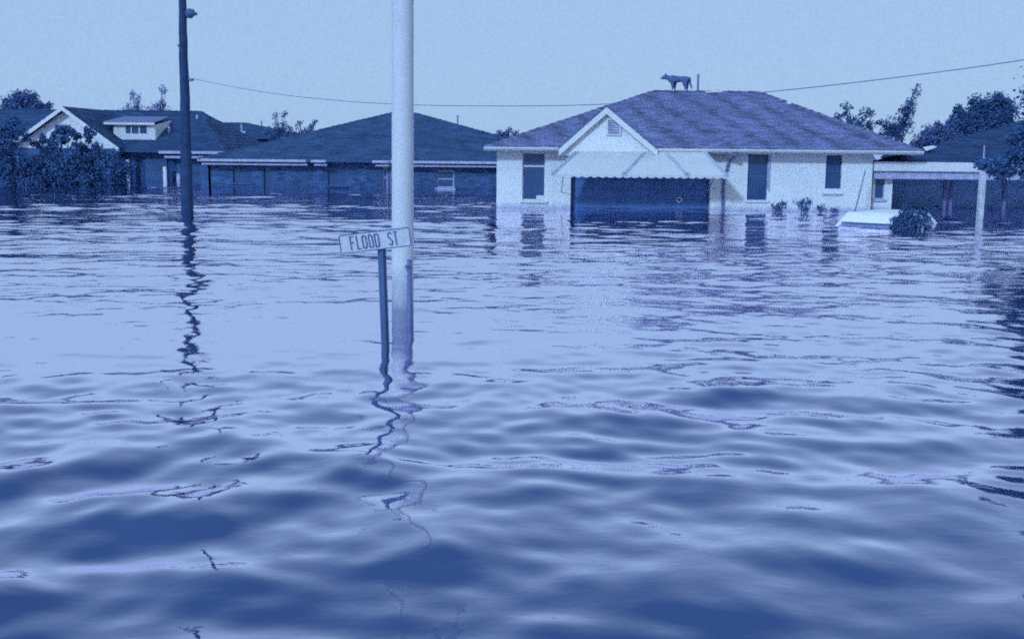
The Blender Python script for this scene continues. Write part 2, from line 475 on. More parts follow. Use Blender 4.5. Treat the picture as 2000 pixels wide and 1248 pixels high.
# ------------------------------------------------------------------ the white house with the dog on its roof
def main_house():
    Y0 = 30.0
    ze = 1.56                                   # top of the eave
    xl, xr = XA(970, Y0, 0.8), XA(1703, Y0, 0.8)
    h = thing('flooded_house', 'white stucco hip-roofed house with a front gable and a dog on its ridge', 'house', ((xl + xr) / 2, Y0 + 5, 0))
    yb = 40.4
    zt = 1.46
    W = [(1020, 1066, 392, 297), (1115, 1388, 560, 330), (1460, 1499, 391, 297), (1612, 1643, 369, 299)]
    H = []
    for a, b, lo, hi in W:
        c = (a + b) / 2
        H.append((XA(a, Y0, 0.8), XA(b, Y0, 0.8), max(-1.3, ZA(c, lo, Y0)), min(ZA(c, hi, Y0), zt - 0.03)))
    mb = MB()
    wall_front(mb, xl, xr, Y0, Y0 + 0.18, -1.3, zt, H)
    mb.box(xl, xl + 0.18, Y0 + 0.18, yb, -1.3, zt); mb.box(xr - 0.18, xr, Y0 + 0.18, yb, -1.3, zt); mb.box(xl + 0.18, xr - 0.18, yb - 0.18, yb, -1.3, zt)
    # gable wall over the entrance
    yg = Y0 - 0.56
    gl, gr_, gp = XA(1093, yg, 1.5), XA(1281, yg, 1.5), XA(1184, yg, 2.5)
    zp = ZA(1184, 210, yg)
    zf = ze - 0.02
    s_l = (zp - zf) / (gp - gl); s_r = (zp - zf) / (gr_ - gp)
    mb.build('wall', M['stucco'], h)
    yw = Y0 - 0.52
    MB().prism([(gl + 0.06, yw, 1.36), (gr_ - 0.06, yw, 1.36), (gr_ - 0.06, yw, zf - 0.02), (gp, yw, zp - 0.06), (gl + 0.06, yw, zf - 0.02)], (0, Y0 - 0.004 - yw, 0)).build('gable_wall', M['stucco'], h)
    # room behind the windows, dark
    rb = MB(); rb.box(xl + 0.2, xr - 0.2, Y0 + 1.6, Y0 + 1.65, -1.3, zt - 0.02); rb.box(xl + 0.2, xr - 0.2, Y0 + 0.19, yb - 0.2, zt - 0.012, zt + 0.02)
    rb.build('inner_wall', M['interior'], h)
    # roof
    yf = Y0 - 0.45
    fl = Vector((XA(945, yf, ze), yf, ze)); fr = Vector((XA(1802, yf, ze), yf, ze))
    yr = 35.2
    rl = PT(1277, 176, yr); rr = PT(1482, 183, yr)
    rr.z = rl.z = (rl.z + rr.z) / 2
    bl = Vector((fl.x, yb + 0.45, ze)); br = Vector((fr.x, yb + 0.45, ze))
    roof = hip_roof(h, fl, fr, bl, br, rl, rr, M['shingle'], 0.13, 0.24, 0.48, 0.8)
    sl = (rl.z - ze) / (yr - yf)
    # gable roof: two slopes running back into the main slope
    yv = yf + (zp - ze) / sl
    gb = MB(); sb = MB()
    P = Vector((gp, yg - 0.06, zp - 0.03)); Q = Vector((gp, yv, zp - 0.03))
    for sg, xf in ((-1, gl), (1, gr_)):
        F = Vector((xf, yg - 0.06, zf))
        V = Vector((xf, yf + 0.05, zf))
        up = Vector((0, 0, 0.0)); dn = Vector((0, 0, -0.05))
        poly = [F, P, Q, V]
        gb.prism(poly, dn)
        if sg < 0: shingles(sb, V + Vector((0, 0.3, 0)) * 0, F, P, Q, 0.15, 0.3)
        else: shingles(sb, F, V, Q, P, 0.15, 0.3)
    g = gb.build('gable_roof', M['underlay'], h)
    sb.build('shingles', M['shingle'], g, kind='stuff')
    for sg, xf in ((-1, gl), (1, gr_)):
        F = Vector((xf, yg - 0.09, zf)); T = Vector((gp, yg - 0.09, zp + 0.0))
        wdt = Vector((0, 0, -0.17))
        e = (T - F).normalized() * 0.04
        MB().prism([F - e, T, T + wdt, F - e + wdt], (0, -0.035, 0)).build('rake_board', M['trim'], h)
    # louvred gable vent
    vx0, vx1, vz0, vz1 = XA(1186, yw, 1.9), XA(1210, yw, 1.9), ZA(1198, 263, yw), ZA(1198, 235, yw)
    v = MB().box(vx0, vx1, yw - 0.012, yw - 0.002, vz0, vz1).build('gable_vent', M['seam'], h)
    for i in range(6):
        z = vz0 + (i + 0.5) * (vz1 - vz0) / 6
        MB().prism([(vx0 + 0.02, yw - 0.014, z + 0.022), (vx0 + 0.02, yw - 0.014, z + 0.008), (vx0 + 0.02, yw - 0.05, z - 0.026), (vx0 + 0.02, yw - 0.05, z - 0.012)], (vx1 - vx0 - 0.04, 0, 0)).build('slat', M['greytrim'], v)
    vf = MB(); vf.box(vx0 - 0.03, vx0 + 0.012, yw - 0.055, yw - 0.015, vz0 - 0.03, vz1 + 0.03); vf.box(vx1 - 0.012, vx1 + 0.03, yw - 0.055, yw - 0.015, vz0 - 0.03, vz1 + 0.03)
    vf.box(vx0 + 0.014, vx1 - 0.014, yw - 0.055, yw - 0.015, vz0 - 0.03, vz0 - 0.001); vf.box(vx0 + 0.014, vx1 - 0.014, yw - 0.055, yw - 0.015, vz1 + 0.001, vz1 + 0.03)
    vf.build('vent_frame', M['trim'], v)
    # fascia, gutter, soffit
    mbf = MB(); mbf.box(fl.x, gl - 0.02, yf - 0.03, yf - 0.004, ze - 0.10, ze - 0.01); mbf.build('fascia', M['trim'], h)
    MB().box(gr_ + 0.02, fr.x, yf - 0.03, yf - 0.004, ze - 0.10, ze - 0.01).build('fascia', M['trim'], h)
    for a, b in ((fl.x, gl - 0.03), (gr_ + 0.03, fr.x)):
        MB().prism([(a, yf - 0.035, ze - 0.075), (a, yf - 0.035, ze - 0.005), (a, yf - 0.12, ze - 0.002), (a, yf - 0.12, ze - 0.03), (a, yf - 0.085, ze - 0.075)], (b - a, 0, 0)).build('gutter', M['trim'], h)
    MB().box(fl.x + 0.02, fr.x - 0.02, yf + 0.0, Y0 - 0.004, ze - 0.10, ze - 0.075).build('soffit', M['greytrim'], h)
    # windows
    a, b, c, d = H[0]
    w = window(h, a, b, c, d, Y0, bars=(ZA(1043, 325, Y0),), fr=0.035)
    MB().box(b - 0.24, b - 0.04, Y0 + 0.05, Y0 + 0.065, c + 0.03, c + 0.13).build('torn_curtain', M['trim'], w)
    a, b, c, d = H[2]
    w = window(h, a, b, c, d, Y0, bars=((c + d) / 2 + 0.02,), fr=0.03, mframe='frame', sill=False)
    MB().box(a - 0.04, b + 0.04, Y0 - 0.06, Y0 + 0.06, c - 0.06, c - 0.003).build('sill', M['trim'], w)
    MB().box(b + 0.004, b + 0.045, Y0 - 0.05, Y0 - 0.004, c + 0.25, d - 0.03).build('shutter_edge', M['greytrim'], w)
    a, b, c, d = H[3]
    w = window(h, a, b, c, d, Y0, bars=((c + d) / 2,), fr=0.03, mframe='frame', sill=False)
    MB().box(a - 0.05, b + 0.05, Y0 - 0.05, Y0 - 0.003, c - 0.16, c - 0.125).build('sill', M['greytrim'], w)
    # garage door set back in its opening, with a ring
    a, b, c, d = H[1]
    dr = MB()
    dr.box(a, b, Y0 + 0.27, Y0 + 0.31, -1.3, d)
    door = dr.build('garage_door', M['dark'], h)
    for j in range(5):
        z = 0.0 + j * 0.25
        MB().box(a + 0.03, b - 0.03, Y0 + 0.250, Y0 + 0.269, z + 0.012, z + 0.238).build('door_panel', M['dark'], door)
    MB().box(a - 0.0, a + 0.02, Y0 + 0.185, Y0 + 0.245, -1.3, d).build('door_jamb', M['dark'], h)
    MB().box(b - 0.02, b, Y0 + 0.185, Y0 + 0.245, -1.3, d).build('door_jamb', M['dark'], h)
    rc = PT(1326.5, 390.5, Y0 + 0.15)
    rg = [rc + Vector((0.062 * math.cos(t), 0, 0.062 * math.sin(t))) for t in [i * 2 * math.pi / 20 for i in range(21)]]
    rgm = MB().tube(rg, 0.016, 8, cap=False)
    rgm.beam(rc + Vector((0, 0.0, 0.06)), (rc.x, Y0 + 0.25, rc.z + 0.06), 0.02, 0.02)
    rgm.build('ring', M['trim'], door, smooth=True)
    # awning: flared metal pans with scalloped lip
    n = 22
    yt, ybm = Y0 - 0.56, Y0 - 1.25
    t0, t1 = XA(1122, yt, 1.45), XA(1382, yt, 1.45)
    b0, b1 = XA(1073, ybm, 0.8), XA(1424, ybm, 0.8)
    ztp = 1.44; zb = ZA(1250, 343, ybm)
    aw = MB().box(t0, t1, yt - 0.03, yt + 0.03, ztp + 0.004, ztp + 0.035).build('awning', M['awning'], h)
    nrm = Vector((0, -(ztp - zb), (yt - ybm))).normalized()
    for i in range(n):
        f0, f1 = i / n, (i + 1) / n
        A0 = Vector((t0 + (t1 - t0) * f0 + 0.0004, yt, ztp)); A1 = Vector((t0 + (t1 - t0) * f1 - 0.0004, yt, ztp))
        B0 = Vector((b0 + (b1 - b0) * f0 + 0.0004, ybm, zb)); B1 = Vector((b0 + (b1 - b0) * f1 - 0.0004, ybm, zb))
        e = 0.005 if i % 2 else 0.004
        pm = MB().prism([A0, B0, B1, A1], nrm * 0.012)
        pm.v = [tuple(Vector(p) + nrm * e) for p in pm.v]
        # scalloped lip
        sc = []
        for k in range(7):
            t = k / 6
            p = B0.lerp(B1, t) + nrm * e
            sc.append(p + Vector((0, -0.004, -0.035 - 0.035 * math.sin(math.pi * t))))
        pm.prism([B0 + nrm * e + Vector((0, -0.004, 0.006))] + sc + [B1 + nrm * e + Vector((0, -0.004, 0.006))], (0, -0.010, 0))
        pm.build('awning_panel', M['awning'], aw)
    for pa, pb in ((0.02, 0.02), (0.53, 0.415), (0.69, 0.765), (0.985, 0.985)):
        for off in (-0.03, 0.03):
            A = Vector((t0 + (t1 - t0) * pa + off, yt, ztp)) + nrm * 0.032
            B = Vector((b0 + (b1 - b0) * pb + off, ybm, zb)) + nrm * 0.032
            MB().beam(A, B, 0.016, 0.014).build('awning_rib', M['seam'], aw)
            MB().box(B.x - 0.02, B.x + 0.02, ybm - 0.035, ybm - 0.02, zb - 0.01, zb + 0.10).build('rib_hook', M['seam'], aw)
    for x in (b0 + 0.35, b1 - 0.35):
        MB().beam((x, ybm + 0.02, zb - 0.01), (x, Y0 - 0.004, 0.42), 0.02, 0.02).build('awning_strut', M['greytrim'], aw)
    # downspout
    xd = XA(1412.5, Y0, 0.6); xt = XA(1429, Y0, 1.4)
    dsp = MB().tube([(xt, yf - 0.07, ze - 0.06), (xt, yf - 0.05, ze - 0.14), (xt - 0.03, Y0 - 0.10, ze - 0.26), (xd + 0.10, Y0 - 0.045, ze - 0.36), (xd + 0.07, Y0 - 0.045, 1.02), (xd, Y0 - 0.045, 0.9), (xd, Y0 - 0.045, -0.9)], 0.042, 8)
    dsp.build('downspout', M['rod'], h)
    # roof fittings
    px = PT(1363, 175, yr - 0.1)
    MB().tube([(px.x, yr - 0.1, rl.z - 0.12), (px.x, yr - 0.1, ZA(1363, 146, yr))], 0.034, 8).build('vent_pipe', M['rod'], roof)
    q = PT(1541, 209, 34.0)
    vt = MB(); vt.tube([(q.x, 34.0, q.z - 0.25), (q.x, 34.0, q.z + 0.02)], 0.07, 10); vt.tube([(q.x, 34.0, q.z + 0.02), (q.x, 34.0, q.z + 0.07), (q.x, 34.0, q.z + 0.15)], [0.13, 0.15, 0.04], 12)
    vt.build('roof_vent', M['flash'], roof)
    for (pxx, pyy, yy, w_, d_) in ((1225, 193.5, 34.6, 0.42, 0.5), (1393, 180, 35.2, 0.5, 0.3), (1578, 217, 34, 0.35, 0.3)):
        q = PT(pxx, pyy, yy)
        MB().prism([(q.x - w_ / 2, yy - d_ / 2, q.z - 0.03), (q.x + w_ / 2, yy - d_ / 2, q.z - 0.01), (q.x + w_ / 2, yy + d_ / 2, q.z + 0.03), (q.x - w_ / 2, yy + d_ / 2, q.z + 0.02)], (0, 0, 0.03)).build('loose_flashing', M['flash'], roof)
    return rl, rr
RL, RR = main_house()

# ------------------------------------------------------------------ long low brick house behind on the left
def brick_house():
    Y0 = 43.6
    ze = 1.03
    yf = 43.0
    fl = Vector((XA(384, yf, ze), yf, ze)); fr = Vector((XA(1165, yf, ze), yf, ze))
    h = thing('brick_bungalow', 'long low dark brick bungalow with a broad dark hip roof behind the pole', 'house', ((fl.x + fr.x) / 2, 48, 0))
    yr = 49.2
    rl = PT(764, 221, yr); rr = PT(812, 222, yr); rl.z = rr.z = (rl.z + rr.z) / 2
    bl = Vector((fl.x, 55.4, ze)); br = Vector((fr.x, 55.4, ze))
    roof = hip_roof(h, fl, fr, bl, br, rl, rr, M['shingle_dark'], 0.22, 0.42, 0.12, 0.9)
    xl, xr = fl.x + 0.35, fr.x - 0.35
    mb = MB()
    WW = [(392, 407, 390, 322), (455, 492, 358, 331), (515, 529, 390, 326), (640, 676, 362, 334), (747, 757, 390, 326), (853, 887, 367, 333)]
    H = []
    for a, b, lo, hi in WW:
        c = (a + b) / 2
        H.append((XA(a, Y0, 0.4), XA(b, Y0, 0.4), max(-1.2, ZA(c, lo, Y0)) if lo < 380 else -1.2, min(ZA(c, hi, Y0), ze - 0.10)))
    wall_front(mb, xl, xr, Y0, Y0 + 0.2, -1.2, ze - 0.05, H)
    mb.box(xl, xl + 0.2, Y0 + 0.2, 54.8, -1.2, ze - 0.05); mb.box(xr - 0.2, xr, Y0 + 0.2, 54.8, -1.2, ze - 0.05); mb.box(xl + 0.2, xr - 0.2, 54.6, 54.8, -1.2, ze - 0.05)
    mb.build('wall', M['brick'], h)
    # real brick courses on the nearer part of the wall, between the openings
    rb = MB()
    for i in range(15):
        z = 0.02 + i * 0.066
        x = xl + 0.01 + (0.11 if i % 2 else 0)
        while x < min(xr, 0.2) - 0.24:
            if not any(a - 0.24 < x < b + 0.01 and c - 0.07 < z < d + 0.01 for a, b, c, d in H) and z + 0.06 < ze - 0.06:
                rb.box(x, x + 0.215, Y0 - 0.012, Y0 - 0.001, z, z + 0.056, random.uniform(0.7, 1.35))
            x += 0.225
    rb.build('brickwork', M['brick'], h, kind='stuff')
    MB().box(xl + 0.3, xr - 0.3, Y0 + 1.8, Y0 + 1.85, -1.2, ze - 0.1).build('inner_wall', M['interior'], h)
    for i, (a, b, c, d) in enumerate(H):
        window(h, a, b, c, d, Y0, bars=((max(c, 0) + d) / 2,), fr=0.045, mframe='greytrim' if i in (4, 5) else 'frame', sill=(i in (1, 3, 5)))
    # two-line eave: fascia and gutter, missing for a stretch
    for a, b in ((386, 598), (607, 636), (727, 1160)):
        x0, x1 = XA(a, yf, ze), XA(b, yf, ze)
        MB().box(x0, x1, yf - 0.03, yf - 0.004, ze - 0.075, ze + 0.015).build('fascia', M['greytrim'], h)
        MB().box(x0 + 0.1, x1 + 0.02, yf + 0.12, yf + 0.16, ze - 0.20, ze - 0.13).build('frieze_board', M['greytrim'], h)
    x = XA(760, yf, 0.9)
    MB().tube([(x, yf - 0.05, ze - 0.02), (x, yf + 0.05, ze - 0.2), (x, Y0 - 0.05, ze - 0.3), (x, Y0 - 0.05, -0.6)], 0.035, 6).build('downspout', M['rod'], h)
    q = PT(894, 242, 48.0)
    MB().tube([(q.x, 48, q.z - 0.15), (q.x, 48, q.z + 0.34)], 0.035, 6).build('vent_pipe', M['rod'], roof)
brick_house()

# ------------------------------------------------------------------ gabled house at far left
def left_house():
    Y0 = 50.6
    yf = 50.0
    ze = ZA(380, 296, yf)
    fl = Vector((XA(-120, yf, ze), yf, ze)); fr = Vector((XA(442, yf, ze), yf, ze))
    h = thing('gabled_cottage', 'dark roofed cottage with a white front gable and a wide dormer at far left', 'house', ((fl.x + fr.x) / 2, 54, 0))
    yr = 55.5
    rl = PT(-60, 212, yr); rr = PT(393, 220, yr); rl.z = rr.z = (rl.z + rr.z) / 2
    bl = Vector((fl.x, 61, ze)); br = Vector((fr.x, 61, ze))
    roof = hip_roof(h, fl, fr, bl, br, rl, rr, M['shingle_navy'], 0.24, 0.46, 0.1, 1.0)
    sl = (rl.z - ze) / (yr - yf)
    mb = MB()
    Hs = [(XA(255, Y0, .5), XA(285, Y0, .5), -0.9, ze - 0.25), (XA(326, Y0, .5), XA(346, Y0, .5), -0.9, ze - 0.3)]
    wall_front(mb, fl.x + 0.4, fr.x - 0.4, Y0, Y0 + 0.2, -1.2, ze - 0.06, Hs)
    mb.box(fl.x + 0.4, fl.x + 0.6, Y0 + 0.2, 60.4, -1.2, ze - 0.06); mb.box(fr.x - 0.6, fr.x - 0.4, Y0 + 0.2, 60.4, -1.2, ze - 0.06); mb.box(fl.x + 0.6, fr.x - 0.6, 60.2, 60.4, -1.2, ze - 0.06)
    mb.build('wall', M['brick'], h)
    for a, b, c, d in Hs:
        window(h, a, b, c, d, Y0, bars=((0 + d) / 2,), fr=0.05, mframe='frame', sill=False)
    # porch posts
    for px, lo, m in ((250, 312, 'greytrim'), (322, 326, 'trim'), (348, 340, 'greytrim')):
        x = XA(px, yf + 0.15, 0.5)
        MB().box(x - 0.07, x + 0.07, yf + 0.1, yf + 0.24, -1.0, min(ze - 0.08, ZA(px, lo, yf))).build('porch_post', M[m], h)
    x0, x1 = XA(310, yf, ze), XA(441, yf, ze)
    MB().box(x0, x1, yf - 0.03, yf - 0.004, ze - 0.11, ze + 0.01).build('fascia', M['greytrim'], h)
    MB().box(x0 + 0.2, x1 - 0.5, yf + 0.1, yf + 0.14, ze - 0.30, ze - 0.20).build('frieze_board', M['greytrim'], h)
    # front gable
    yg = 49.6
    gl, gr_, gp = XA(14, yg, 1.4), XA(231, yg, 1.4), XA(122, yg, 2.8)
    zp = ZA(122, 208, yg); zf = ZA(122, 287, yg)
    MB().prism([(gl + 0.15, yg + 0.35, zf - 0.06), (gr_ - 0.15, yg + 0.35, zf - 0.06), (gp, yg + 0.35, zp - 0.14)], (0, 0.15, 0)).build('gable_wall', M['stucco'], h)
    MB().box(gl + 0.15, gr_ - 0.15, yg + 0.36, yg + 0.49, -1.2, zf - 0.065).build('porch_wall', M['brick'], h)
    gb = MB(); sb = MB()
    yv = yf + (zp - ze) / sl
    P = Vector((gp, yg, zp)); Q = Vector((gp, min(yv, yr), zp))
    for sg, xf in ((-1, gl), (1, gr_)):
        F = Vector((xf, yg, zf)); V = Vector((xf, yf + max(0.2, (zf - ze) / sl + 0.2), zf))
        gb.prism([F, P, Q, V], (0, 0, -0.06))
        if sg < 0: shingles(sb, V, F, P, Q, 0.24, 0.46)
        else: shingles(sb, F, V, Q, P, 0.24, 0.46)
        e = (P - F).normalized() * 0.05
        dn = Vector((0, 0, -0.18)); f = Vector((0, -0.03, 0))
        MB().prism([F - e + f, P + f, P + dn + f, F - e + dn + f], (0, -0.04, 0)).build('rake_board', M['trim'], h)
    g = gb.build('gable_roof', M['underlay'], h)
    sb.build('shingles', M['shingle_navy'], g, kind='stuff')
    wz0, wz1 = ZA(122, 262, yg + .35), ZA(122, 243, yg + .35)
    window(h, XA(108, yg + .35, 2), XA(137, yg + .35, 2), wz0, wz1, yg + 0.235, fr=0.04, depth=0.07, mframe='greytrim', sill=False, vbars=(XA(122, yg + .35, 2),))
    # wide dormer with three small lights
    yd = 51.4
    dx0, dx1 = XA(222, yd, 2.2), XA(303, yd, 2.2)
    dz0, dz1 = ZA(262, 264, yd), ZA(262, 244, yd)
    d = MB()
    wh = [(XA(246, yd, 2), XA(255.5, yd, 2)), (XA(257.5, yd, 2), XA(271, yd, 2)), (XA(273.5, yd, 2), XA(287, yd, 2))]
    hl = [(a, b, dz0 + 0.06, dz1 - 0.02) for a, b in wh]
    wall_front(d, dx0, dx1, yd, yd + 0.12, dz0 - 0.3, dz1, hl)
    d.prism([(dx0, yd + 0.122, dz0 - 0.3), (dx0, yd + 0.122, dz1), (dx0, yd + 2.6, dz1 + 0.25), (dx0, yd + 2.6, dz0 - 0.3)], (0.1, 0, 0))
    d.prism([(dx1 - 0.1, yd + 0.122, dz0 - 0.3), (dx1 - 0.1, yd + 0.122, dz1), (dx1 - 0.1, yd + 2.6, dz1 + 0.25), (dx1 - 0.1, yd + 2.6, dz0 - 0.3)], (0.1, 0, 0))
    dm = d.build('dormer', M['trim'], h)
    for a, b, c, e in hl:
        MB().box(a + 0.005, b - 0.005, yd + 0.05, yd + 0.07, c + 0.005, e - 0.005).build('pane', M['glass'], dm)
    rz = ZA(262, 240, yd - 0.2)
    MB().prism([(dx0 - 0.35, yd - 0.25, rz), (dx1 + 0.05, yd - 0.25, rz), (dx1 + 0.05, yd - 0.25, rz - 0.09), (dx0 - 0.35, yd - 0.25, rz - 0.09)], (0, 0.04, 0)).build('dormer_fascia', M['trim'], dm)
    MB().prism([(dx0 - 0.35, yd - 0.20, rz), (dx1 + 0.05, yd - 0.20, rz), (dx1 - 0.15, yd + 2.6, rz + 0.30), (dx0 - 0.35, yd + 2.6, rz + 0.30)], (0, 0, 0.04)).build('dormer_roof', M['rod'], dm)
    # small fittings on the roof
    for px, py, yy in ((385, 230, 54.4), (330, 252, 52.4)):
        q = PT(px, py, yy)
        MB().tube([(q.x, yy, q.z - 0.3), (q.x, yy, q.z + 0.12)], 0.06, 8).build('vent_pipe', M['greytrim'], roof)
left_house()

def rear_house():
    yf, ze = 64.0, ZA(430, 269, 64.0)
    fl = Vector((XA(372, yf, ze), yf, ze)); fr = Vector((XA(600, yf, ze), yf, ze))
    h = thing('rear_bungalow', 'dark low-roofed bungalow showing between the cottage and the long brick bungalow', 'house', ((fl.x + fr.x) / 2, 69, 0))
    yr = 68.5
    rl = PT(398, 240, yr); rr = PT(482, 241, yr); rl.z = rr.z = (rl.z + rr.z) / 2
    roof = hip_roof(h, fl, fr, (fl.x, 73, ze), (fr.x, 73, ze), rl, rr, M['shingle_navy'], 0.26, 0.5, 0.1)
    MB().box(fl.x + 0.3, fr.x - 0.3, 64.6, 72.5, -1.2, ze - 0.07).build('wall', M['brick'], h)
    MB().box(fl.x, XA(447, yf, ze), yf - 0.04, yf - 0.004, ze - 0.06, ze + 0.12).build('fascia', M['trim'], h)
    for px, py, hh, w in ((472, 257, 0.40, 0.05), (502, 277, 0.25, 0.05)):
        yy = 65.5 if px < 490 else 64.6
        q = PT(px, py, yy)
        mb = MB(); mb.tube([(q.x, yy, q.z - 0.12), (q.x, yy, q.z + hh)], w, 6); mb.box(q.x - 0.24, q.x + 0.24, yy - 0.12, yy + 0.12, q.z - 0.12, q.z + 0.02)
        mb.build('roof_vent', M['greytrim'], roof)
    q = PT(511, 252, 68.2)
    MB().tube([(q.x, 68.2, q.z - 0.5), (q.x, 68.2, q.z + 0.48)], 0.04, 6).build('vent_pipe', M['rod'], roof)
rear_house()

# ------------------------------------------------------------------ neighbour with a flat white carport fascia on the right
def carport_house():
    yf = 30.05
    zt, zm, zb = ZA(1800, 318, yf), ZA(1800, 335, yf), ZA(1800, 350, yf + 0.3)
    x0 = XA(1705, yf, zt) + 0.03; x1 = x0 + 22.0
    h = thing('carport_house', 'dark roofed house with a white carport fascia beside the white house', 'house', ((x0 + x1) / 2, 33, 0))
    fl = Vector((x0, yf, zt)); fr = Vector((x1, yf, zt))
    rl = Vector((x0 + 8.0, yf + 8.0, zt + 1.52)); rr = Vector((x1 - 8, yf + 8.0, zt + 1.52))
    hip_roof(h, fl, fr, (x0 + 7.3, yf + 9.2, zt), (x1, yf + 9.2, zt), rl, rr, M['shingle_navy'], 0.17, 0.32, 0.12)
    MB().box(x0 - 0.01, x1, yf - 0.06, yf - 0.004, zm, zt + 0.012).build('fascia', M['trim'], h)
    n = 230
    rb = MB()
    for i in range(n):
        a = x0 + 0.06 + i * (x1 - x0 - 0.1) / n
        rb.box(a, a + (x1 - x0) / n * 0.62, yf + 0.04, yf + 0.10, zb, zm + 0.01)
    rb.box(x0 + 0.04, x1, yf + 0.052, yf + 0.14, zb + 0.01, zm + 0.008)
    rb.build('ribbed_valance', M['greytrim'], h)
    MB().box(x0 + 0.05, x1 - 0.1, yf + 0.15, yf + 2.8, zm - 0.02, zm + 0.02).build('ceiling', M['interior'], h)
    # end bay with its little window
    y1 = yf + 0.35
    a0, a1, wx0, wx1 = x0 + 0.10, XA(1743, y1, .6), XA(1709, y1, .6), XA(1728, y1, .6)
    wz0, wz1 = ZA(1720, 389, y1), ZA(1720, 347, y1)
    mb = MB(); wall_front(mb, a0, a1, y1, y1 + 0.15, -1.2, zb + 0.08, [(wx0, wx1, wz0, wz1)])
    mb.box(a0, a0 + 0.15, y1 + 0.15, yf + 2.75, -1.2, zb + 0.08)
    mb.build('wall', M['stucco'], h)
    window(h, wx0, wx1, wz0, wz1, y1, fr=0.022, depth=0.08, mframe='greytrim')
    MB().box(a0 + 0.16, x1 - 0.2, yf + 2.6, yf + 2.75, -1.2, zb + 0.1).build('back_wall', M['interior'], h)
    for px in (1846, 1858, 1962):
        x = XA(px, yf + 1.2, 0.4)
        MB().box(x - 0.04, x + 0.04, yf + 1.2, yf + 1.28, -1.2, zb + 0.1).build('carport_post', M['rod'], h)
    # torn flashing where the two roofs meet
    q = PT(1814, 288, yf + 1.4)
    MB().prism([(q.x - 0.14, yf + 1.2, q.z - 0.10), (q.x + 0.14, yf + 1.2, q.z + 0.0), (q.x + 0.14, yf + 1.5, q.z + 0.03), (q.x - 0.12, yf + 1.5, q.z - 0.02)], (0, 0, 0.02)).build('loose_flashing', M['flash'], h)
carport_house()

# ------------------------------------------------------------------ poles and the street sign
def utility_pole():
    Y = 27.7
    b = PT(366, 404, Y); t = PT(356, 0, Y)
    up = (t - Vector((b.x, Y, 0))) 
    base = Vector((b.x, Y, 0))
    top = base + up * 1.27
    h = thing('utility_pole', 'dark tarred timber utility pole standing in the water at left', 'utility pole', base)
    low = base - up * 0.35
    pts = [low.lerp(top, i / 24) + Vector((random.uniform(-.01, .01), 0, 0)) for i in range(25)]
    rad = [0.165 - 0.075 * i / 24 * 1.25 for i in range(25)]
    MB().tube(pts, rad, 16).build('pole', M['pole_wood'], h, smooth=True)
    q = PT(366, 28, Y)
    m = MB(); m.tube([q, q + Vector((0.08, -0.03, 0.01)), q + Vector((0.15, -0.04, 0.02)), q + Vector((0.19, -0.05, 0.0)), q + Vector((0.24, -0.05, -0.005))], [0.10, 0.12, 0.085, 0.04, 0.03], 10)
    m.build('insulator_bracket', M['steel'], h, smooth=True)
    q = PT(375, 157, Y)
    MB().tube([q + Vector((-0.1, 0, 0)), q + Vector((0.0, -0.03, 0)), q + Vector((0.05, -0.03, 0))], [0.03, 0.03, 0.02], 8).build('wire_hook', M['rod'], h)
    q = PT(349, 90, Y)
    MB().tube([q + Vector((0.1, 0, 0)), q + Vector((0.02, -0.02, 0)), q + Vector((-0.02, -0.02, 0.01))], 0.025, 6).build('step_bolt', M['steel'], h)
utility_pole()

def white_pole():
    Y = 9.75
    b = PT(786.5, 630, Y); t = PT(786.5, 0, Y)
    base = Vector((b.x, Y, 0))
    d = (t - base)
    h = thing('street_light_pole', 'stout white painted steel pole rising out of the water behind the sign', 'pole', base)
    r = 21.3 * Y / FPX
    pts = [base - d * 0.35 + d * (i * 0.2) for i in range(16)]
    MB().tube(pts, [r * (1.01 - 0.004 * i) for i in range(16)], 40).build('pole', M['pole_white'], h, smooth=True)
    # added dark tube and strap, standing in for the right flank's darker strip
    pts = []
    for py in (860, 700, 640, 600, 560, 530, 505):
        q = PT(801.0, py, Y)
        pts.append(Vector((q.x, Y - r * 0.80, q.z)))
    MB().tube(pts, 0.021, 8).build('flank_tube', M['rod'], h, smooth=True)
    for py in (519,):
        q = PT(800, py, Y)
        MB().box(q.x - 0.026, q.x + 0.026, Y - r * 0.8 - 0.028, Y - r * 0.8 + 0.02, q.z - 0.012, q.z + 0.012).build('strap', M['steel'], h)
white_pole()

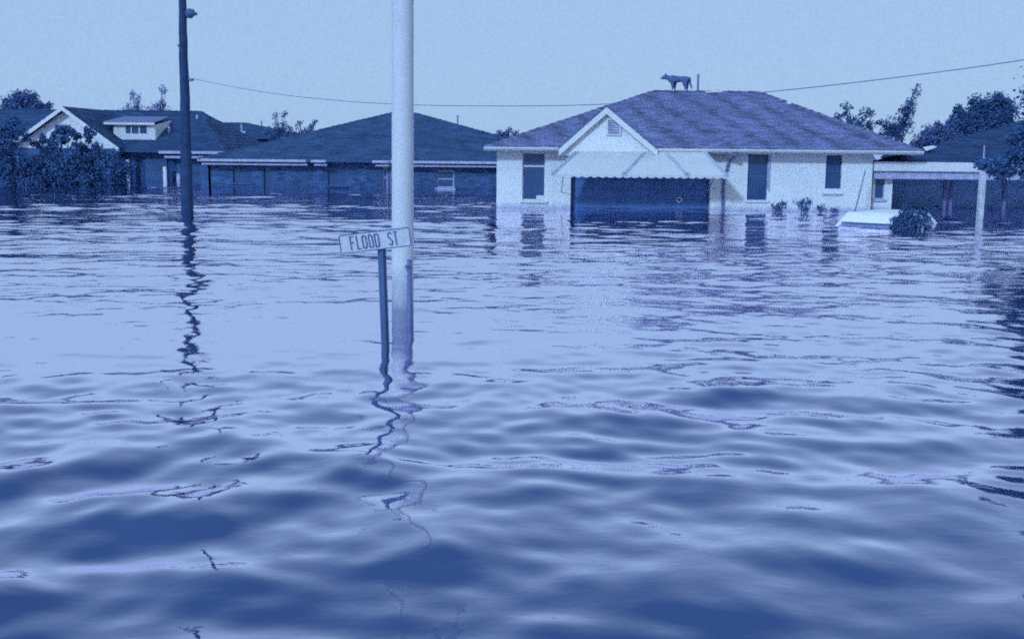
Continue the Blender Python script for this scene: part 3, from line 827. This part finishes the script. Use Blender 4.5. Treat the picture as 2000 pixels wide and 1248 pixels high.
def street_sign():
    Y = 8.55
    b = PT(752.5, 683, Y); t = PT(744.5, 470, Y)
    base = Vector((b.x, Y, 0))
    h = thing('street_sign', 'white street name plate reading FLOOD ST on a leaning steel post', 'street sign', base)
    d = (t - base)
    lo = base - d * 0.9
    # channel section post
    ax = d.normalized(); sx = Vector((1, 0, 0)); sx = (sx - ax * sx.dot(ax)).normalized(); sy = ax.cross(sx)
    prof = [(-0.031, 0.02), (-0.031, 0.012), (-0.016, 0.008), (-0.012, -0.016), (0.012, -0.016), (0.016, 0.008), (0.031, 0.012), (0.031, 0.02), (0.01, 0.016), (0.006, -0.008), (-0.006, -0.008), (-0.01, 0.016)]
    poly = [lo + sx * a + sy * c for a, c in prof]
    MB().prism(poly, (base + d * 1.02) - lo).build('post', M['steel'], h)
    # plate
    TL, TR, BR, BL = PT(662, 460, Y - 0.045), PT(800, 443, Y - 0.02), PT(803, 481, Y - 0.02), PT(665, 496.5, Y - 0.045)
    ex = ((TR - TL) + (BR - BL)) / 2; ez = ((TL - BL) + (TR - BR)) / 2
    C0 = (TL + TR + BR + BL) / 4
    W_, H_ = ex.length, ez.length
    ux = ex.normalized(); uz = (ez - ux * ez.dot(ux)).normalized(); un = ux.cross(uz).normalized()
    if un.y > 0: un = -un
    def pos(a, c, e=0.0): return C0 + ux * a + uz * c + un * e
    rr = 0.012
    def rounded(w, hh, r, e):
        out = []
        for cx, cz, a0 in ((w / 2 - r, hh / 2 - r, 0), (-w / 2 + r, hh / 2 - r, 90), (-w / 2 + r, -hh / 2 + r, 180), (w / 2 - r, -hh / 2 + r, 270)):
            for k in range(5):
                a = R(a0 + k * 22.5)
                out.append(pos(cx + r * math.cos(a), cz + r * math.sin(a), e))
        return out
    plate = MB().prism(rounded(W_, H_, rr, 0), -un * 0.004).build('name_plate', M['sign'], h)
    # dark rim
    o_ = rounded(W_, H_, rr, 0.0015); i_ = rounded(W_ - 0.014, H_ - 0.014, rr * 0.6, 0.0015)
    rim = MB(); n = len(o_)
    for k in range(n):
        j = (k + 1) % n
        rim.prism([o_[k], o_[j], i_[j], i_[k]], un * 0.0015)
    rim.build('border', M['ink'], plate)
    # lettering, drawn as strokes; the letters stand nearly upright on the tilted plate
    s = Y / FPX
    lh = 27.5 * s
    st = 2.6 * s
    def glyph(ch, px):
        lp = PT(px, 470, Y)
        a0 = (lp - C0).dot(ux)
        w = 9.6 * s
        y0, y1 = -lh / 2, lh / 2
        m = MB()
        def bar(x0, z0, x1, z1, t=st):
            p, q = Vector((x0, z0)), Vector((x1, z1)); dd = (q - p).normalized(); nn = Vector((-dd.y, dd.x)) * t / 2
            sh = lambda v: pos(a0 + v.x - v.y * 0.05, v.y, 0.002)
            m.prism([sh(p - nn), sh(q - nn), sh(q + nn), sh(p + nn)], un * 0.0015)
        def arc(cx, cz, rx, rz, a, b, k=14):
            for i in range(k):
                t0_, t1_ = R(a + (b - a) * i / k), R(a + (b - a) * (i + 1) / k)
                bar(cx + rx * math.cos(t0_), cz + rz * math.sin(t0_), cx + rx * math.cos(t1_) , cz + rz * math.sin(t1_))
        hw = w / 2 - st / 2
        if ch == 'F':
            bar(-hw, y0, -hw, y1); bar(-hw, y1 - st / 2, hw, y1 - st / 2); bar(-hw, 0.004, hw * 0.7, 0.004)
        elif ch == 'L':
            bar(-hw, y0, -hw, y1); bar(-hw, y0 + st / 2, hw, y0 + st / 2)
        elif ch == 'O':
            q = hw * 1.0
            arc(0, y1 - q - st / 2 - 0.004, q, q + 0.004, 0, 180); arc(0, y0 + q + st / 2 + 0.004, q, q + 0.004, 180, 360)
            bar(-q, y0 + q, -q, y1 - q); bar(q, y0 + q, q, y1 - q)
        elif ch == 'D':
            bar(-hw, y0, -hw, y1); q = hw
            bar(-hw, y1 - st / 2, 0, y1 - st / 2); bar(-hw, y0 + st / 2, 0, y0 + st / 2)
            arc(0, y1 - q - st / 2, q, q, 0, 90, 8); arc(0, y0 + q + st / 2, q, q, 270, 360, 8); bar(q, y0 + q, q, y1 - q)
        elif ch == 'S':
            q = hw; rz = lh / 4 - st / 4
            arc(0, rz, q, rz, 20, 200, 12); arc(0, -rz, q, rz, 200, 380, 12)
            bar(-q * 0.94, rz * 0.66, q * 0.94, -rz * 0.66)
        elif ch == 'T':
            bar(-hw, y1 - st / 2, hw, y1 - st / 2); bar(0, y0, 0, y1)
        m.build('letter', M['ink'], plate)
    for ch, px in (('F', 689), ('L', 701.5), ('O', 712.5), ('O', 725), ('D', 737), ('S', 763), ('T', 774)):
        glyph(ch, px)
street_sign()

def rail_post():
    Y = 24.0
    b = PT(1912, 438, Y)
    h = thing('gate_post', 'weathered white square post in front of the carport at right', 'post', (b.x, Y, 0))
    zt = ZA(1912, 330, Y)
    dx = 0.012
    MB().prism([(b.x - 0.055, Y - 0.055, -0.8), (b.x + 0.055, Y - 0.055, -0.8), (b.x + 0.055, Y + 0.055, -0.8), (b.x - 0.055, Y + 0.055, -0.8)], (dx, 0, zt + 0.8)).build('post', M['worn'], h)
    MB().tube([(b.x + dx, Y, zt - 0.1), (b.x, Y, ZA(1911, 284, Y))], [0.026, 0.012], 8).build('pipe', M['greytrim'], h)
rail_post()

def leaning_rod():
    a, b = PT(1690, 334, 29.2), PT(1672, 402, 29.0)
    e = b + (b - a) * 0.8
    tag(MB().tube([a, a.lerp(e, 0.5) + Vector((0.01, 0, 0)), e], [0.014, 0.018, 0.02], 8).build('leaning_rod', M['rod']), 'thin dark rod leaning against the white wall beside the car', 'rod')
leaning_rod()

# ------------------------------------------------------------------ overhead wire
def overhead_wire():
    key = [(367, 152, 27.6), (470, 173, 27.5), (580, 189, 27.4), (700, 200, 27.3), (830, 206, 27.2), (960, 207.5, 27.1), (1080, 207, 27), (1180, 204, 26.8), (1290, 197.5, 26.5), (1400, 189, 26.2), (1500, 180, 26), (1620, 167.5, 25.5), (1750, 152, 25), (1880, 135, 24.5), (2010, 116, 24), (2200, 85, 23), (2500, 30, 22)]
    pts = [PT(*k) for k in key]
    out = []
    for i in range(len(pts) - 1):
        p0, p1, p2, p3 = pts[max(0, i - 1)], pts[i], pts[i + 1], pts[min(len(pts) - 1, i + 2)]
        for k in range(5):
            t = k / 5
            out.append(0.5 * ((2 * p1) + (p2 - p0) * t + (2 * p0 - 5 * p1 + 4 * p2 - p3) * t * t + (3 * p1 - p0 - 3 * p2 + p3) * t ** 3))
    out.append(pts[-1])
    tag(MB().tube(out, [0.0065 + 0.0045 * min(1, i / 40) for i in range(len(out))], 6).build('overhead_wire', M['wire']), 'thin sagging wire crossing the sky in front of the roofs', 'wire')
overhead_wire()

# ------------------------------------------------------------------ drowned car
def car():
    Y = 24.6
    c = PT(1733, 418, Y)
    h = thing('drowned_car', 'white car sunk to its roof in the water beside the white house', 'car', (c.x, Y, -0.05), rz=R(180 + 50), local=True)
    h.scale = (0.93, 0.93, 0.96)
    ztop = 0.37
    # lower body (under water), a lofted shell
    secs = [(-2.1, 0.62, -0.62, -0.30), (-1.9, 0.80, -0.85, -0.17), (-1.3, 0.84, -0.88, -0.10), (0, 0.86, -0.88, -0.09), (1.3, 0.84, -0.88, -0.12), (2.0, 0.78, -0.85, -0.25), (2.25, 0.60, -0.65, -0.40)]
    mb = MB(); rings = []
    for x, w, z0, z1 in secs:
        rings.append([(x, -w, z0), (x, -w * 1.02, (z0 + z1) / 2), (x, -w * 0.95, z1 - 0.03), (x, -w * 0.8, z1), (x, w * 0.8, z1), (x, w * 0.95, z1 - 0.03), (x, w * 1.02, (z0 + z1) / 2), (x, w, z0)])
    for r0, r1 in zip(rings[:-1], rings[1:]):
        for k in range(8):
            j = (k + 1) % 8
            mb.face([r0[k], r0[j], r1[j], r1[k]])
    mb.face(rings[0][::-1]); mb.face(rings[-1])
    mb.build('body', M['car'], h)
    # roof, domed
    mb = MB(); nx, ny = 14, 10
    g = []
    for i in range(nx + 1):
        x = -0.88 + 1.72 * i / nx
        ex = abs((x + 0.02) / 0.86)
        row = []
        for j in range(ny + 1):
            y = -1 + 2 * j / ny
            w = 0.60 - 0.05 * ex ** 3
            z = ztop - 0.030 * ex ** 2.4 - 0.05 * abs(y) ** 3
            row.append((x, y * w, z))
        g.append(row)
    for i in range(nx):
        for j in range(ny):
            mb.face([g[i][j], g[i + 1][j], g[i + 1][j + 1], g[i][j + 1]])
    low = -0.13
    edge = [g[i][0] for i in range(nx + 1)] + [g[nx][j] for j in range(1, ny + 1)] + [g[i][ny] for i in range(nx - 1, -1, -1)] + [g[0][j] for j in range(ny - 1, 0, -1)]
    n = len(edge)
    for k in range(n):
        a, b = edge[k], edge[(k + 1) % n]
        mb.face([a, (a[0] * 1.01, a[1] * 1.02, a[2] + low), (b[0] * 1.01, b[1] * 1.02, b[2] + low), b])
    bm = bmesh.new()
    ro = mb.build('roof', M['car'], h, smooth=True)
    bm.from_mesh(ro.data); bmesh.ops.remove_doubles(bm, verts=bm.verts, dist=1e-4); bmesh.ops.recalc_face_normals(bm, faces=bm.faces); bm.to_mesh(ro.data); bm.free()
    # pillars and glass
    T = {'A': (0.82, 0.54, 0.30), 'B': (-0.02, 0.585, 0.315), 'C': (-0.86, 0.54, 0.30)}
    Bt = {'A': (1.38, 0.70, -0.12), 'B': (-0.05, 0.74, -0.10), 'C': (-1.42, 0.70, -0.12)}
    for k in 'ABC':
        for s in (-1, 1):
            a = Vector(T[k]); b = Vector(Bt[k]); a.y *= s; b.y *= s
            MB().beam(b, a, 0.09 if k != 'C' else 0.15, 0.07).build('pillar', M['car'], h)
    def pane(name, pts, off):
        off = Vector(off)
        MB().prism([Vector(p) + off for p in pts], off * 0.3).build(name, M['carglass'], h)
    bw = MB(); prof = [(0.80, 0.548, 0.345), (0.90, 0.550, 0.325), (0.99, 0.560, 0.275), (1.06, 0.575, 0.20), (1.10, 0.590, 0.13)]
    for (xa, wa, za), (xb, wb, zb_) in zip(prof[:-1], prof[1:]):
        for k in range(6):
            y0, y1 = -1 + k / 3, -1 + (k + 1) / 3
            f = lambda y: 0.05 * (1 - y * y)
            bw.face([(xa + f(y0), y0 * wa, za), (xb + f(y0), y0 * wb, zb_), (xb + f(y1), y1 * wb, zb_), (xa + f(y1), y1 * wa, za)])
    bw.build('roof_brow', M['car'], h, smooth=True)
    pane('windscreen', [(1.09, -0.58, 0.14), (1.09, 0.58, 0.14), (1.38, 0.68, -0.12), (1.38, -0.68, -0.12)], (-0.01, 0, -0.01))
    sl = MB(); sl.beam((1.155, -0.585, 0.125), (1.155, 0.585, 0.125), 0.02, 0.016); sl.build('seal', M['rod'], h)
    pane('rear_window', [(-0.87, -0.5, 0.30), (-0.87, 0.5, 0.30), (-1.40, 0.64, -0.12), (-1.40, -0.64, -0.12)], (0.02, 0, -0.02))
    for s in (-1, 1):
        pane('side_window', [(0.78, 0.545 * s, 0.30), (0.03, 0.58 * s, 0.31), (0.0, 0.73 * s, -0.11), (1.28, 0.69 * s, -0.11)], (0, -0.015 * s, 0))
        pane('side_window', [(-0.06, 0.58 * s, 0.31), (-0.80, 0.545 * s, 0.30), (-1.30, 0.69 * s, -0.11), (-0.1, 0.73 * s, -0.11)], (0, -0.015 * s, 0))
car()

# ------------------------------------------------------------------ the dog on the ridge
def dog():
    yr = 35.2
    base = PT(1325, 171.5, yr)
    zr = RL.z + 0.045
    base.z = zr
    S = yr / FPX
    def L(px, py, y=0.0): return Vector(((px - 1325) * S, y, (171.5 - py) * S))
    V = []; E = []; Rd = []
    def add(p, r, par=None):
        V.append(p); Rd.append(r); i = len(V) - 1
        if par is not None: E.append((par, i))
        return i
    pel = add(L(1339, 151), 0.088)
    loin = add(L(1331, 151.5), 0.088, pel)
    mid = add(L(1324, 152), 0.098, loin)
    ch = add(L(1317, 152), 0.110, mid)
    sh = add(L(1310.5, 151), 0.100, ch)
    nk = add(L(1305, 149.2), 0.070, sh)
    nk2 = add(L(1301.5, 148), 0.062, nk)
    hd = add(L(1298.5, 147.8), 0.064, nk2)
    br_ = add(L(1295.6, 149), 0.044, hd)
    mz = add(L(1293, 150.2), 0.031, br_)
    ns = add(L(1291.2, 150.5), 0.022, mz)
    rump = add(L(1344, 151.5), 0.070, pel)
    t1 = add(L(1346.5, 156), 0.026, rump); t2 = add(L(1348.8, 163), 0.022, t1); t3 = add(L(1350.8, 169.5), 0.016, t2)
    for y, ex in ((-0.07, 1313), (0.07, 1318.5)):
        a = add(L(ex - 1.0, 156, y * 0.9), 0.055, sh if y < 0 else ch)
        b = add(L(ex, 162, y), 0.034, a); c = add(L(ex + 0.2, 167.5, y), 0.023, b); d = add(L(ex, 170.4, y), 0.022, c); add(L(ex - 1.3, 170.9, y), 0.018, d)
    for y, ex in ((-0.07, 1336), (0.07, 1341.5)):
        a = add(L(ex + 1, 156, y * 0.9), 0.066, pel)
        b = add(L(ex - 0.6, 161, y), 0.042, a); c = add(L(ex + 1.6, 166, y), 0.026, b); d = add(L(ex + 0.8, 170.3, y), 0.022, c); add(L(ex - 0.6, 170.9, y), 0.018, d)
    for y in (-0.035, 0.035):
        e = add(L(1299.6, 144.5, y), 0.024, hd); add(L(1300.2, 140.6, y * 1.3), 0.010, e)
    me = bpy.data.meshes.new('dog_skeleton')
    me.from_pydata([tuple(v) for v in V], E, [])
    o = bpy.data.objects.new('dog_skeleton', me); COL.objects.link(o)
    o.modifiers.new('skin', 'SKIN').use_smooth_shade = True
    sk = me.skin_vertices[0].data
    for i, r in enumerate(Rd):
        r2 = r * (1.28 if i < 8 else 1.45)
        sk[i].radius = (r2, r2 * (0.85 if i < 8 else 1.0)); sk[i].use_root = (i == 0)
    su = o.modifiers.new('sub', 'SUBSURF'); su.levels = su.render_levels = 2
    dg = bpy.context.evaluated_depsgraph_get()
    bm_ = bpy.data.meshes.new_from_object(o.evaluated_get(dg))
    bpy.data.objects.remove(o)
    h = thing('dog', 'large dark dog standing in profile on the roof ridge of the white house', 'dog', base, local=True)
    bm_.name = 'body'; bm_.materials.clear()
    b = link('body', bm_, M['dog'], h); b.location = (0, 0, 0)
    for y in (-0.05, 0.05):
        q = L(1296.3, 146.6, y * 0.95)
        e = MB(); e.tube([q + Vector((-0.012, 0, 0)), q, q + Vector((0.012, 0, 0))], [0.003, 0.011, 0.003], 8); e.build('eye', M['dogface'], h).location = (0, 0, 0)
    q = L(1290.3, 150.2)
    n = MB().tube([q + Vector((-0.01, 0, 0)), q + Vector((0.004, 0, 0)), q + Vector((0.02, 0, 0))], [0.008, 0.018, 0.016], 8); n.build('nose', M['dogface'], h).location = (0, 0, 0)
dog()

# ------------------------------------------------------------------ trees, shrubs and weeds
def leaf_mesh(name, clumps, per, size, mat_, parent, seed, aspect=0.55, droop=0.0):
    rg = np.random.default_rng(seed)
    cs, rs = [], []
    for c, r in clumps:
        n = max(4, int(per * rg.uniform(1.0, 2.4)))
        d = rg.normal(size=(n, 3)); d /= np.linalg.norm(d, axis=1)[:, None]
        rad = rg.uniform(0, 1, n) ** 0.5
        p = np.array(c)[None, :] + d * rad[:, None] * np.array(r)[None, :]
        cs.append(p)
    P = np.concatenate(cs)
    n = len(P)
    a = rg.normal(size=(n, 3)); a[:, 2] -= droop; a /= np.linalg.norm(a, axis=1)[:, None]
    b = rg.normal(size=(n, 3)); b -= a * (a * b).sum(1)[:, None]; b /= np.linalg.norm(b, axis=1)[:, None]
    cn = np.cross(a, b)
    s = size * rg.uniform(0.4, 1.8, n)[:, None]
    v = np.stack([P - a * s, P + b * s * aspect + cn * s * 0.12, P + a * s, P - b * s * aspect + cn * s * 0.12], 1).reshape(-1, 3)
    f = np.arange(4 * n, dtype=np.int32)
    me = bpy.data.meshes.new(name)
    me.vertices.add(4 * n); me.vertices.foreach_set('co', v.astype(np.float32).ravel())
    me.loops.add(4 * n); me.loops.foreach_set('vertex_index', f)
    me.polygons.add(n); me.polygons.foreach_set('loop_start', np.arange(0, 4 * n, 4, dtype=np.int32))
    at = me.attributes.new('tone', 'FLOAT', 'FACE'); at.data.foreach_set('value', rg.uniform(0.75, 1.3, n).astype(np.float32))
    me.update(); me.validate()
    return link(name, me, mat_, parent)

def tree(name, label, cat, Y, trunk_px, lobes, nclump, per, leaf, m, seed, group=None, ground=-1.0, trunk_r=0.14, twig=True, lean=0.0):
    """lobes: (px, py, rx_px, ry_px) outline of the crown on the sight line at distance Y, given real depth"""
    rg = random.Random(seed)
    k = Y / FPX
    bx = XA(trunk_px, Y, 0)
    h = thing(name, label, cat, (bx, Y, 0), group)
    clumps = []; ends = []
    for (px, py, rx, ry) in lobes:
        c = PT(px, py, Y)
        for i in range(max(4, int(nclump * rx * ry / 420.0))):
            while True:
                d = Vector((rg.uniform(-1, 1), rg.uniform(-1, 1), rg.uniform(-1, 1)))
                if d.length < 1: break
            p = c + Vector((d.x * rx * k, d.y * (rx + ry) / 2 * k * 0.9, d.z * ry * k))
            r = rg.uniform(0.16, 0.42) * min(rx, ry) * k + leaf
            clumps.append((tuple(p), (r * 1.15, r * 1.15, r)))
            ends.append(p)
    tm = MB()
    top = sum(ends, Vector()) / len(ends)
    mid = Vector((bx, Y, 0)).lerp(top, 0.55) + Vector((lean, 0, 0))
    tm.tube([(bx, Y, ground), (bx, Y, 0.2), mid, top], [trunk_r * 1.15, trunk_r, trunk_r * 0.65, trunk_r * 0.2], 8)
    rg.shuffle(ends)
    for p in ends[:min(len(ends), 26)]:
        s0 = mid.lerp(top, rg.uniform(-0.4, 0.7))
        q = s0.lerp(p, 0.55) + Vector((rg.uniform(-.1, .1), rg.uniform(-.1, .1), rg.uniform(0, .15)))
        tm.tube([s0, q, p], [trunk_r * 0.4, trunk_r * 0.22, 0.012], 5, cap=False)
    tm.build('trunk', M['bark'], h)
    leaf_mesh('crown', clumps, per, leaf * 0.45, M[m], h, seed)
    return h

# right side, behind the white house
tree('leafy_tree', 'small tree with two leaning leafy sprays just right of the white roof', 'tree', 47, 1668, [(1654, 212, 9, 14), (1642, 229, 13, 9), (1662, 232, 14, 9), (1690, 222, 16, 10), (1690, 240, 18, 9), (1660, 252, 30, 14)], 26, 18, 0.085, 'leaf', 21, 'trees behind the houses on the right')
tree('ragged_tree', 'ragged tree with one tall spire leaning right beyond the white roof', 'tree', 48, 1752, [(1788, 178, 8, 12), (1778, 200, 11, 14), (1764, 225, 18, 17), (1745, 245, 22, 15), (1725, 244, 16, 10), (1760, 256, 26, 16), (1720, 262, 30, 14)], 24, 18, 0.09, 'leaf', 22, 'trees behind the houses on the right')
tree('dense_tree', 'largest dark bushy tree over the carport roof at right', 'tree', 46, 1930, [(1945, 205, 26, 24), (1915, 208, 22, 18), (1960, 225, 24, 24), (1925, 235, 44, 26), (1885, 240, 26, 20), (1870, 222, 14, 16), (1900, 262, 56, 26), (1960, 262, 40, 26)], 22, 46, 0.10, 'leaf', 23, 'trees behind the houses on the right')
tree('low_tree', 'low scrubby tree in the gap left of the dense dark tree', 'tree', 45, 1828, [(1830, 258, 26, 17), (1815, 268, 20, 14), (1850, 268, 26, 20), (1820, 282, 36, 16), (1858, 240, 10, 12)], 24, 38, 0.085, 'leaf_mid', 24, 'trees behind the houses on the right')
# right edge, in front of the carport; unseen tall crown added for its dark reflection
tree('overhanging_tree', 'dark tree at the right edge hanging over the carport fascia', 'tree', 21.5, 2075, [(2022, 262, 26, 30), (2045, 222, 36, 60), (2100, 170, 75, 110), (2150, 80, 80, 100), (1985, 270, 14, 22), (1992, 306, 22, 22), (2060, 320, 70, 40), (1916, 322, 14, 9), (1940, 324, 18, 11), (1965, 320, 22, 14), (1955, 338, 26, 9)], 16, 24, 0.075, 'leaf', 25, None, trunk_r=0.16)
tree('water_shrub', 'rounded dark shrub half drowned in front of the car', 'shrub', 23.2, 1775, [(1768, 424, 20, 14), (1797, 428, 17, 13), (1753, 438, 14, 10), (1785, 444, 30, 12), (1768, 406, 9, 7), (1760, 448, 20, 8), (1806, 418, 8, 8), (1748, 424, 7, 8)], 22, 40, 0.042, 'leaf', 27, None, trunk_r=0.05, ground=-0.8)
# left side
tree('round_tree', 'round bushy tree behind the cottage at the left edge', 'tree', 66, 45, [(45, 205, 34, 20), (20, 208, 22, 16), (75, 208, 22, 14), (48, 192, 22, 12)], 24, 40, 0.13, 'leaf_mid', 31, 'trees behind the left houses')
tree('bare_tree', 'thin pale half-bare tree behind the dormer', 'tree', 67, 262, [(253, 185, 7, 14), (266, 192, 8, 16), (258, 208, 16, 10), (275, 204, 10, 10), (262, 222, 26, 14)], 20, 15, 0.10, 'leaf_pale', 32, 'trees behind the left houses', trunk_r=0.10)
tree('bare_tree', 'tall thin pale tree close to the left of the utility pole', 'tree', 67, 319, [(317, 176, 6, 12), (318, 194, 6, 14), (310, 210, 14, 9), (300, 214, 16, 8), (320, 222, 20, 14)], 20, 16, 0.10, 'leaf_pale', 33, 'trees behind the left houses', trunk_r=0.10)
tree('wispy_tree', 'wispy broken tree between the rear bungalow and the long hip roof', 'tree', 62, 545, [(541, 232, 6, 12), (553, 226, 5, 12), (548, 250, 16, 12), (535, 262, 26, 14), (560, 262, 22, 14)], 22, 16, 0.09, 'leaf_mid', 34, 'trees behind the left houses', trunk_r=0.09)
tree('wispy_tree', 'ragged bush of flicked leaves against the left slope of the long hip roof', 'tree', 61, 598, [(586, 243, 10, 8), (606, 247, 10, 9), (598, 262, 26, 12), (575, 270, 30, 14), (614, 240, 4, 5)], 22, 20, 0.09, 'leaf_mid', 35, 'trees behind the left houses', trunk_r=0.09)
tree('gap_bush', 'small bush in the gap left of the white house roof', 'shrub', 58, 985, [(975, 262, 12, 8), (998, 258, 14, 9), (985, 272, 24, 12)], 24, 22, 0.09, 'leaf_mid', 36, None, trunk_r=0.07)
# shrubs standing in the water before the cottage
for i, (px, lobes, lab) in enumerate([
    (30, [(22, 310, 36, 52), (8, 258, 22, 24), (45, 345, 46, 30), (48, 262, 12, 14), (30, 240, 8, 10)], 'dense dark shrub at the left edge before the cottage'),
    (112, [(104, 270, 7, 14), (112, 252, 12, 6), (124, 256, 11, 5), (98, 288, 12, 10), (118, 280, 6, 16), (130, 270, 5, 12), (140, 258, 7, 6), (92, 312, 30, 20), (130, 330, 40, 36), (84, 268, 6, 14), (110, 355, 50, 22), (150, 284, 10, 6), (74, 286, 12, 7)], 'tall dark shrub in front of the white gable'),
    (182, [(176, 256, 9, 9), (172, 272, 6, 12), (160, 312, 24, 16), (195, 338, 36, 36), (186, 290, 9, 9), (214, 306, 14, 16), (164, 292, 7, 9), (200, 300, 10, 8), (150, 270, 5, 7)], 'dark shrub under the right rake of the white gable'),
    (238, [(236, 338, 22, 34), (228, 362, 26, 18)], 'narrow dark shrub left of the cottage porch posts')]):
    tree('garden_shrub', lab, 'shrub', 43 + i * 0.5, px, lobes, 13, 36, 0.10, 'leaf', 40 + i, 'shrubs before the cottage', trunk_r=0.07, ground=-0.8)

# weeds along the white wall
def weed(px, lobes, lab, seed, Y=28.6):
    rg = random.Random(seed)
    bx = XA(px, Y, 0)
    h = thing('weed', lab, 'plant', (bx, Y, 0), 'weeds along the white wall')
    m = MB(); cl = []
    for (a, b, n) in lobes:
        t = PT(a, b, Y)
        s = Vector((bx + rg.uniform(-.1, .1), Y + rg.uniform(-.08, .08), -0.5))
        q = Vector((s.x + (t.x - s.x) * 0.3, s.y, t.z * 0.5))
        m.tube([s, q, t], [0.012, 0.010, 0.005], 5)
        for i in range(n):
            p = q.lerp(t, rg.uniform(0.1, 1.05)) + Vector((rg.uniform(-.05, .05), rg.uniform(-.05, .05), rg.uniform(-.03, .03)))
            cl.append((tuple(p), (0.075, 0.06, 0.06)))
    m.build('stem', M['bark'], h)
    leaf_mesh('leaves', cl, 3, 0.050, M['leaf_mid'], h, seed, aspect=0.2, droop=-1.2)
weed(1520, [(1510, 404, 6), (1520, 400, 7), (1531, 396, 8), (1524, 406, 7), (1514, 409, 5)], 'low dark weed poking from the water right of the second window', 51)
weed(1570, [(1556, 394, 7), (1568, 390, 9), (1578, 386, 8), (1584, 392, 7), (1564, 402, 9), (1574, 406, 8)], 'tallest forked weed below the wall between the windows', 52)
weed(1604, [(1598, 404, 6), (1606, 400, 6), (1612, 408, 5)], 'small weed under the short window', 53)
weed(1632, [(1622, 412, 5), (1634, 410, 5)], 'tiny weed tuft just left of the sunken car', 54)

# far wood beyond everything
rgw = np.random.default_rng(77)
cl = []
for i in range(420):
    x = rgw.uniform(-75, 75); z = rgw.uniform(-0.2, 2.0 + 0.35 * math.sin(x * 0.4) + 0.3 * math.sin(x * 1.3))
    cl.append(((x, 96 + rgw.uniform(-3, 3), z), (0.7, 0.7, 0.45)))
o = leaf_mesh('far_wood', cl, 60, 0.22, M['leaf'], None, 78)
o['kind'] = 'stuff'; o['label'] = 'low dark far-off wood along the horizon'; o['category'] = 'wood'
